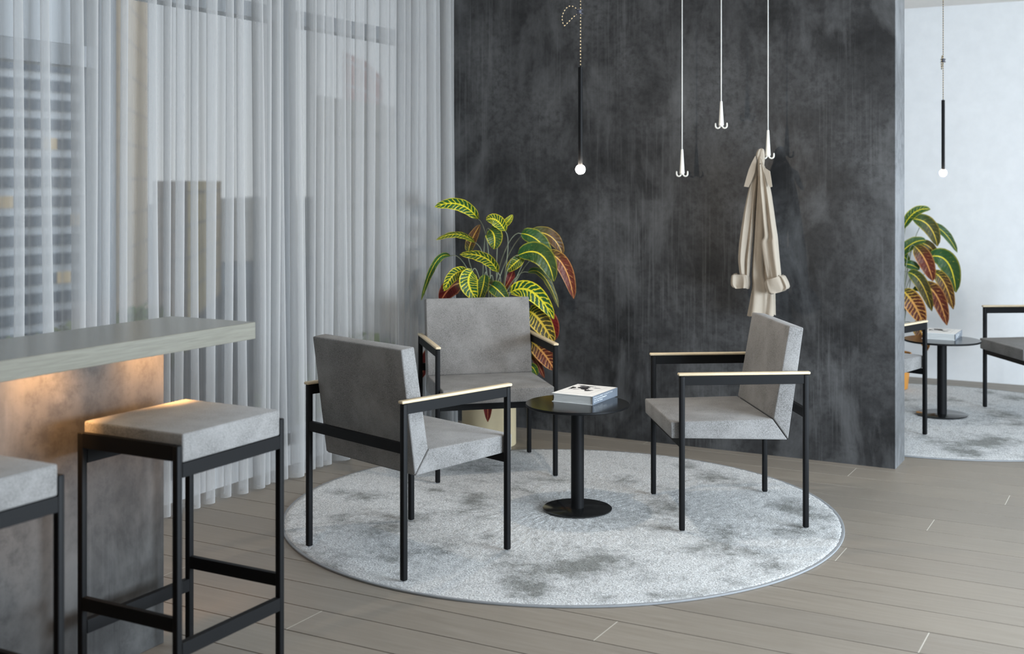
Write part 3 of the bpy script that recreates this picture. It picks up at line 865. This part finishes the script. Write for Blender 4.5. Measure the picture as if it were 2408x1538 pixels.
specs1 = [
 ((515, 265), (375, 158), (195, 178), 92, 0.0, 0.75, 0.00, -0.05, 0.3),
 ((715, 355), (650, 275), (575, 275), 88, 0.05, 0.8, -0.05, -0.08, 0.2),
 ((700, 310), (735, 285), (770, 235), 50, 0.0, 0.95, 0.02, 0.00, 0.2),
 ((600, 345), (635, 395), (632, 490), 120, 0.1, 0.5, -0.02, -0.06, 0.0),
 ((445, 510), (470, 420), (530, 308), 74, 0.55, 0.4, 0.10, 0.14, 0.2),
 ((490, 440), (360, 378), (205, 422), 56, 0.1, 0.7, 0.02, -0.02, 0.7),
 ((660, 660), (560, 550), (380, 530), 88, 0.1, 0.75, -0.08, -0.10, 0.5),
 ((310, 540), (200, 590), (95, 870), 52, 0.05, 0.35, 0.0, 0.02, 0.5),
 ((430, 650), (335, 680), (265, 800), 84, 0.05, 0.85, -0.08, -0.10, 0.3),
 ((395, 740), (310, 775), (238, 880), 125, 0.9, 0.45, 0.03, 0.0, 0.1),
 ((475, 650), (445, 740), (505, 860), 130, 0.0, 0.8, -0.10, -0.14, 0.1),
 ((565, 680), (550, 770), (520, 870), 92, 0.15, 0.4, -0.10, -0.12, -0.4),
 ((610, 755), (660, 790), (735, 870), 105, 0.1, 0.35, -0.10, -0.12, 0.2),
 ((835, 375), (950, 420), (1050, 545), 120, 0.1, 0.3, 0.05, 0.05, 0.3),
 ((900, 368), (1050, 395), (1140, 535), 100, 0.5, 0.25, 0.12, 0.14, 0.3),
 ((815, 535), (980, 530), (1075, 728), 150, 0.15, 0.3, -0.02, -0.05, 0.0),
 ((1020, 520), (1145, 610), (1222, 855), 105, 0.75, 0.5, 0.08, 0.10, 0.1),
 ((850, 545), (790, 590), (728, 655), 84, 0.1, 0.7, 0.02, 0.03, 0.1),
 ((885, 660), (1000, 690), (1110, 920), 64, 0.25, 0.3, 0.05, 0.04, 0.6),
 ((755, 810), (915, 805), (1075, 1005), 125, 0.0, 0.95, -0.12, -0.14, 0.0),
 ((890, 950), (965, 1010), (1075, 1180), 150, 0.35, 0.9, -0.08, -0.08, 0.0),
 ((975, 940), (1050, 1020), (1085, 1160), 105, 0.95, 0.4, 0.02, 0.0, 0.0),
 ((900, 1165), (1000, 1260), (1078, 1385), 125, 0.75, 0.8, 0.02, 0.0, 0.0),
 ((915, 1265), (955, 1330), (1005, 1440), 50, 0.8, 0.2, 0.04, 0.04, 0.0),
 ((900, 1350), (925, 1370), (950, 1420), 60, 0.0, 0.4, 0.0, 0.0, 0.0),
 ((700, 790), (745, 720), (775, 640), 66, 0.9, 0.1, 0.12, 0.14, 0.0),
 ((605, 700), (590, 740), (600, 830), 70, 0.4, 0.2, 0.05, 0.05, 0.0),
 ((590, 1440), (588, 1560), (587, 1764), 80, 0.9, 0.25, -0.19, -0.20, 0.0),
 ((260, 1180), (150, 1280), (100, 1445), 90, 0.9, 0.3, 0.05, 0.02, 0.0),
 ((560, 980), (470, 960), (330, 1100), 110, 0.4, 0.6, 0.0, -0.02, 0.0),
 ((760, 980), (800, 1050), (820, 1240), 110, 0.6, 0.6, 0.0, -0.02, 0.0)]
pot1 = {'h': 0.46, 'ri': 0.142, 'mat': MAT['planter'], 'prof': [(0, 0), (0.147, 0), (0.150, 0.004), (0.150, 0.457), (0.147, 0.46), (0.142, 0.457), (0.142, 0.42), (0, 0.42)]}
make_plant('potted croton in a cream cylinder planter in the corner by the curtain, behind an armchair', 6.62, None, 440/1381.0, 960, 430, specs1, pot1, (-3.3175, 5.7974, 0), None)
specs2 = [
 ((95, 225), (160, 135), (245, 118), 50, 0.05, 0.5, 0, 0, 0.3),
 ((150, 170), (235, 205), (282, 315), 78, 0.3, 0.35, 0, 0, 0.1),
 ((225, 195), (315, 240), (387, 348), 44, 0.1, 0.2, 0.05, 0.05, 0.3),
 ((60, 385), (140, 305), (222, 283), 60, 0.1, 0.3, 0, 0, 0.3),
 ((160, 315), (215, 385), (258, 500), 80, 0.75, 0.5, -0.05, -0.05, 0),
 ((185, 300), (235, 315), (285, 372), 52, 0.4, 0.3, 0.05, 0.05, 0),
 ((238, 372), (335, 400), (380, 560), 100, 0.1, 0.3, 0.02, 0.02, 0),
 ((258, 455), (318, 510), (366, 650), 66, 0.55, 0.6, 0, 0, 0),
 ((105, 410), (145, 415), (187, 438), 46, 0.05, 0.2, 0, 0, 0.2),
 ((125, 455), (195, 510), (252, 660), 66, 0.35, 0.4, -0.02, -0.02, 0),
 ((200, 525), (275, 575), (332, 735), 80, 0.75, 0.6, 0, 0, 0),
 ((95, 550), (155, 620), (208, 730), 96, 0.7, 0.9, -0.06, -0.06, 0),
 ((150, 545), (215, 555), (232, 640), 34, 0.1, 0.1, 0, 0, 0),
 ((150, 730), (195, 770), (228, 870), 70, 0.6, 0.6, 0, 0, 0)]
specs2 += [((95-(b[0]-95), b[1]+15), (95-(m[0]-95), m[1]+10), (95-(t[0]-95), t[1]-20), w_, rd, ye, d0+0.03, d1-0.03, sd) for (b, m, t, w_, rd, ye, d0, d1, sd) in specs2[1:12:2]]
pot2 = {'h': 0.25, 'ri': 0.105, 'mat': MAT['terracotta'], 'prof': [(0, 0), (0.090, 0), (0.093, 0.004), (0.118, 0.247), (0.116, 0.25), (0.110, 0.247), (0.107, 0.21), (0, 0.21)]}
p2w = c2w((2102-CX)/F_PX*8.4, 8.4)
make_plant('potted croton half hidden behind the partition in the white room', 8.4, None, 328/742.0, 2080, 440, specs2, pot2, (p2w[0], p2w[1], RUG_Z), None)

# ================================================================== outside the windows
GZ = -6.0
def facade_mat(name, wall, line, sx_, sz_):
    m = M(name, 0.7, 0, 0.2)
    c = m.n('ShaderNodeTexCoord'); sp = m.n('ShaderNodeSeparateXYZ'); m.l(c.outputs['UV'], sp.inputs[0])
    fu = m.math('FRACT', m.math('DIVIDE', sp.outputs['X'], sx_)); fv = m.math('FRACT', m.math('DIVIDE', sp.outputs['Y'], sz_))
    k = m.math('MAXIMUM', m.math('LESS_THAN', fu, 0.09), m.math('LESS_THAN', fv, 0.10))
    nz = m.noise(m.coord('Object'), 0.25, 3)
    m.base(m.mix(k, m.mix(nz, wall, tuple(c_*0.82 for c_ in wall)), line)); return m.m
MAT['tower_wall'] = plain('tower_white', (0.62, 0.64, 0.66), 0.7)
MAT['tower_glass'] = plain('tower_glass', (0.09, 0.12, 0.16), 0.15)
MAT['tower_lit'] = emit('tower_lit_window', (1.0, 0.80, 0.50), 0.45)
MAT['tower_side'] = facade_mat('tower_peach', (0.66, 0.50, 0.32), (0.45, 0.34, 0.24), 1.1, 1.5)
MAT['brown'] = facade_mat('brown_block', (0.20, 0.17, 0.15), (0.11, 0.10, 0.09), 1.4, 1.6)
MAT['ochre'] = facade_mat('ochre_block', (0.52, 0.40, 0.20), (0.24, 0.20, 0.14), 1.6, 1.7)
MAT['pink'] = facade_mat('pink_block', (0.58, 0.40, 0.36), (0.62, 0.60, 0.58), 1.5, 1.5)
MAT['beige'] = facade_mat('beige_block', (0.33, 0.31, 0.28), (0.25, 0.235, 0.21), 1.8, 2.2)
MAT['asphalt'] = plain('asphalt', (0.035, 0.04, 0.047), 0.8)
MAT['hedge'] = plain('hedge_leaves', (0.07, 0.10, 0.03), 0.8, 0, 0.2, 0.5, 5)
MAT['bark'] = plain('bark', (0.08, 0.06, 0.045), 0.9)
def wallquad(bm, uvl, a, b, z0, z1, mi):
    L = (Vector(b)-Vector(a)).length
    f = bm.faces.new([bm.verts.new((a[0], a[1], z0)), bm.verts.new((b[0], b[1], z0)), bm.verts.new((b[0], b[1], z1)), bm.verts.new((a[0], a[1], z1))])
    for lp, uv in zip(f.loops, ((0, 0), (L, 0), (L, z1-z0), (0, z1-z0))): lp[uvl].uv = uv
    f.material_index = mi
def pxd(px, d):
    r = ray(px); return (r[0]*d, r[1]*d)
def block(root, P0, P1, P2, z1, mats):
    P3 = (P0[0]+P2[0]-P1[0], P0[1]+P2[1]-P1[1])
    bm = bmesh.new(); u = bm.loops.layers.uv.new('UVMap'); o = root.location
    q = [(p[0]-o[0], p[1]-o[1]) for p in (P0, P1, P2, P3)]
    wallquad(bm, u, q[0], q[1], 0, z1-GZ, 0); wallquad(bm, u, q[1], q[2], 0, z1-GZ, 1)
    wallquad(bm, u, q[2], q[3], 0, z1-GZ, 0); wallquad(bm, u, q[3], q[0], 0, z1-GZ, 1)
    f = bm.faces.new([bm.verts.new((p[0], p[1], z1-GZ)) for p in q]); f.material_index = 0
    obj('walls', bm, mats, root)
    return q
def building(name, label, px0, d0, px1, d1, px2, d2, z1, mats):
    P0, P1, P2 = pxd(px0, d0), pxd(px1, d1), pxd(px2, d2)
    r = empty(name, (P1[0], P1[1], GZ)); tag(r, label, 'building')
    return r, block(r, P0, P1, P2, z1, mats)
tw, q = building('tower_block', 'tall white tower block with peach side wall seen through the curtain at left', -120, 36, 197, 40, 348, 60, 34, [MAT['tower_wall'], MAT['tower_side']])
# bands of windows on the tower's front
n_ = Vector((q[1][1]-q[0][1], -(q[1][0]-q[0][0]), 0)).normalized()
if n_.dot(Vector((-tw.location[0], -tw.location[1], 0))) < 0: n_ = -n_
rw = random.Random(8)
for i in range(20):
    z0 = -0.8+0.62*i
    bm = bmesh.new(); a, b = Vector((q[0][0], q[0][1], 0)), Vector((q[1][0], q[1][1], 0)); NB = 9
    for k in range(NB):
        s, e = a.lerp(b, (k+0.004)/NB)+n_*0.05, a.lerp(b, (k+0.996)/NB)+n_*0.05
        f = bm.faces.new([bm.verts.new((s.x, s.y, z0)), bm.verts.new((e.x, e.y, z0)), bm.verts.new((e.x, e.y, z0+0.36)), bm.verts.new((s.x, s.y, z0+0.36))])
        f.material_index = 1 if rw.random() < 0.07 else 0
    obj('window_band', bm, [MAT['tower_glass'], MAT['tower_lit']], tw)
building('office_block', 'low brown office block beside the tower, seen through the curtain', 360, 66, 440, 62, 520, 80, 1.5, [MAT['brown'], MAT['ochre']])
building('office_block', 'long grey terrace on the far side of the street, low on the skyline', 430, 110, 700, 116, 800, 140, -0.2, [MAT['beige'], MAT['beige']])
building('apartment_block', 'pink apartment block far outside above the beige building roof', 805, 75, 864, 82, 900, 95, 9.6, [MAT['pink'], MAT['pink']])
building('office_block', 'long beige building outside the right hand window', 740, 34, 1010, 42, 1060, 50, 3.9, [MAT['beige'], MAT['beige']])
bm = bmesh.new(); add_box(bm, (-600, -200, GZ-0.3), (-12, 600, GZ)); struct('ground_street', bm, MAT['asphalt'])
bm = bmesh.new(); a, b = pxd(-150, 46), pxd(760, 46)
road = box((-0.0, 0, 0), (1, 1, 1)); road.free()
def tree(px, d, h, rad, seed, label, name='street_tree', trunk=True):
    x, y = pxd(px, d); r = empty(name, (x, y, GZ)); tag(r, label, 'tree' if trunk else 'hedge', 'greenery along the street outside')
    rnd = random.Random(seed)
    bm = bmesh.new()
    for k in range(1600):
        v = Vector((rnd.gauss(0, 1), rnd.gauss(0, 1), rnd.gauss(0, 1))).normalized()*(rnd.random()**0.4)
        c = Vector((v.x*rad, v.y*rad, h-rad*0.8+v.z*rad*0.8)); s = rad*0.085
        t1 = Vector((rnd.gauss(0, 1), rnd.gauss(0, 1), rnd.gauss(0, 1))).normalized(); t2 = t1.orthogonal().normalized()
        bm.faces.new([bm.verts.new(c+t1*s), bm.verts.new(c+t2*s*0.6), bm.verts.new(c-t1*s), bm.verts.new(c-t2*s*0.6)])
    obj('crown', bm, MAT['hedge'], r)
    t = bmesh.new(); add_tube(t, [(0, 0, 0), (0, 0, h-rad)], [rad*0.10, rad*0.06], 8); obj('trunk', t, MAT['bark'], r)
for i, (px, d, h, rad, lb) in enumerate(((60, 20, 4.9, 1.1, 'bushy street tree outside, below the tower at the left photo edge'), (215, 28, 4.3, 1.2, 'bushy street tree outside by the left window mullion'),
        (330, 38, 3.6, 1.5, 'bushy street tree outside below the tower corner, above the countertop'), (735, 20, 4.4, 1.0, 'bushy street tree outside behind the curtain above the left armchair'),
        (850, 29, 3.8, 1.2, 'bushy street tree outside just left of the croton and its armchair'))):
    tree(px, d, h, rad, 30+i, lb)
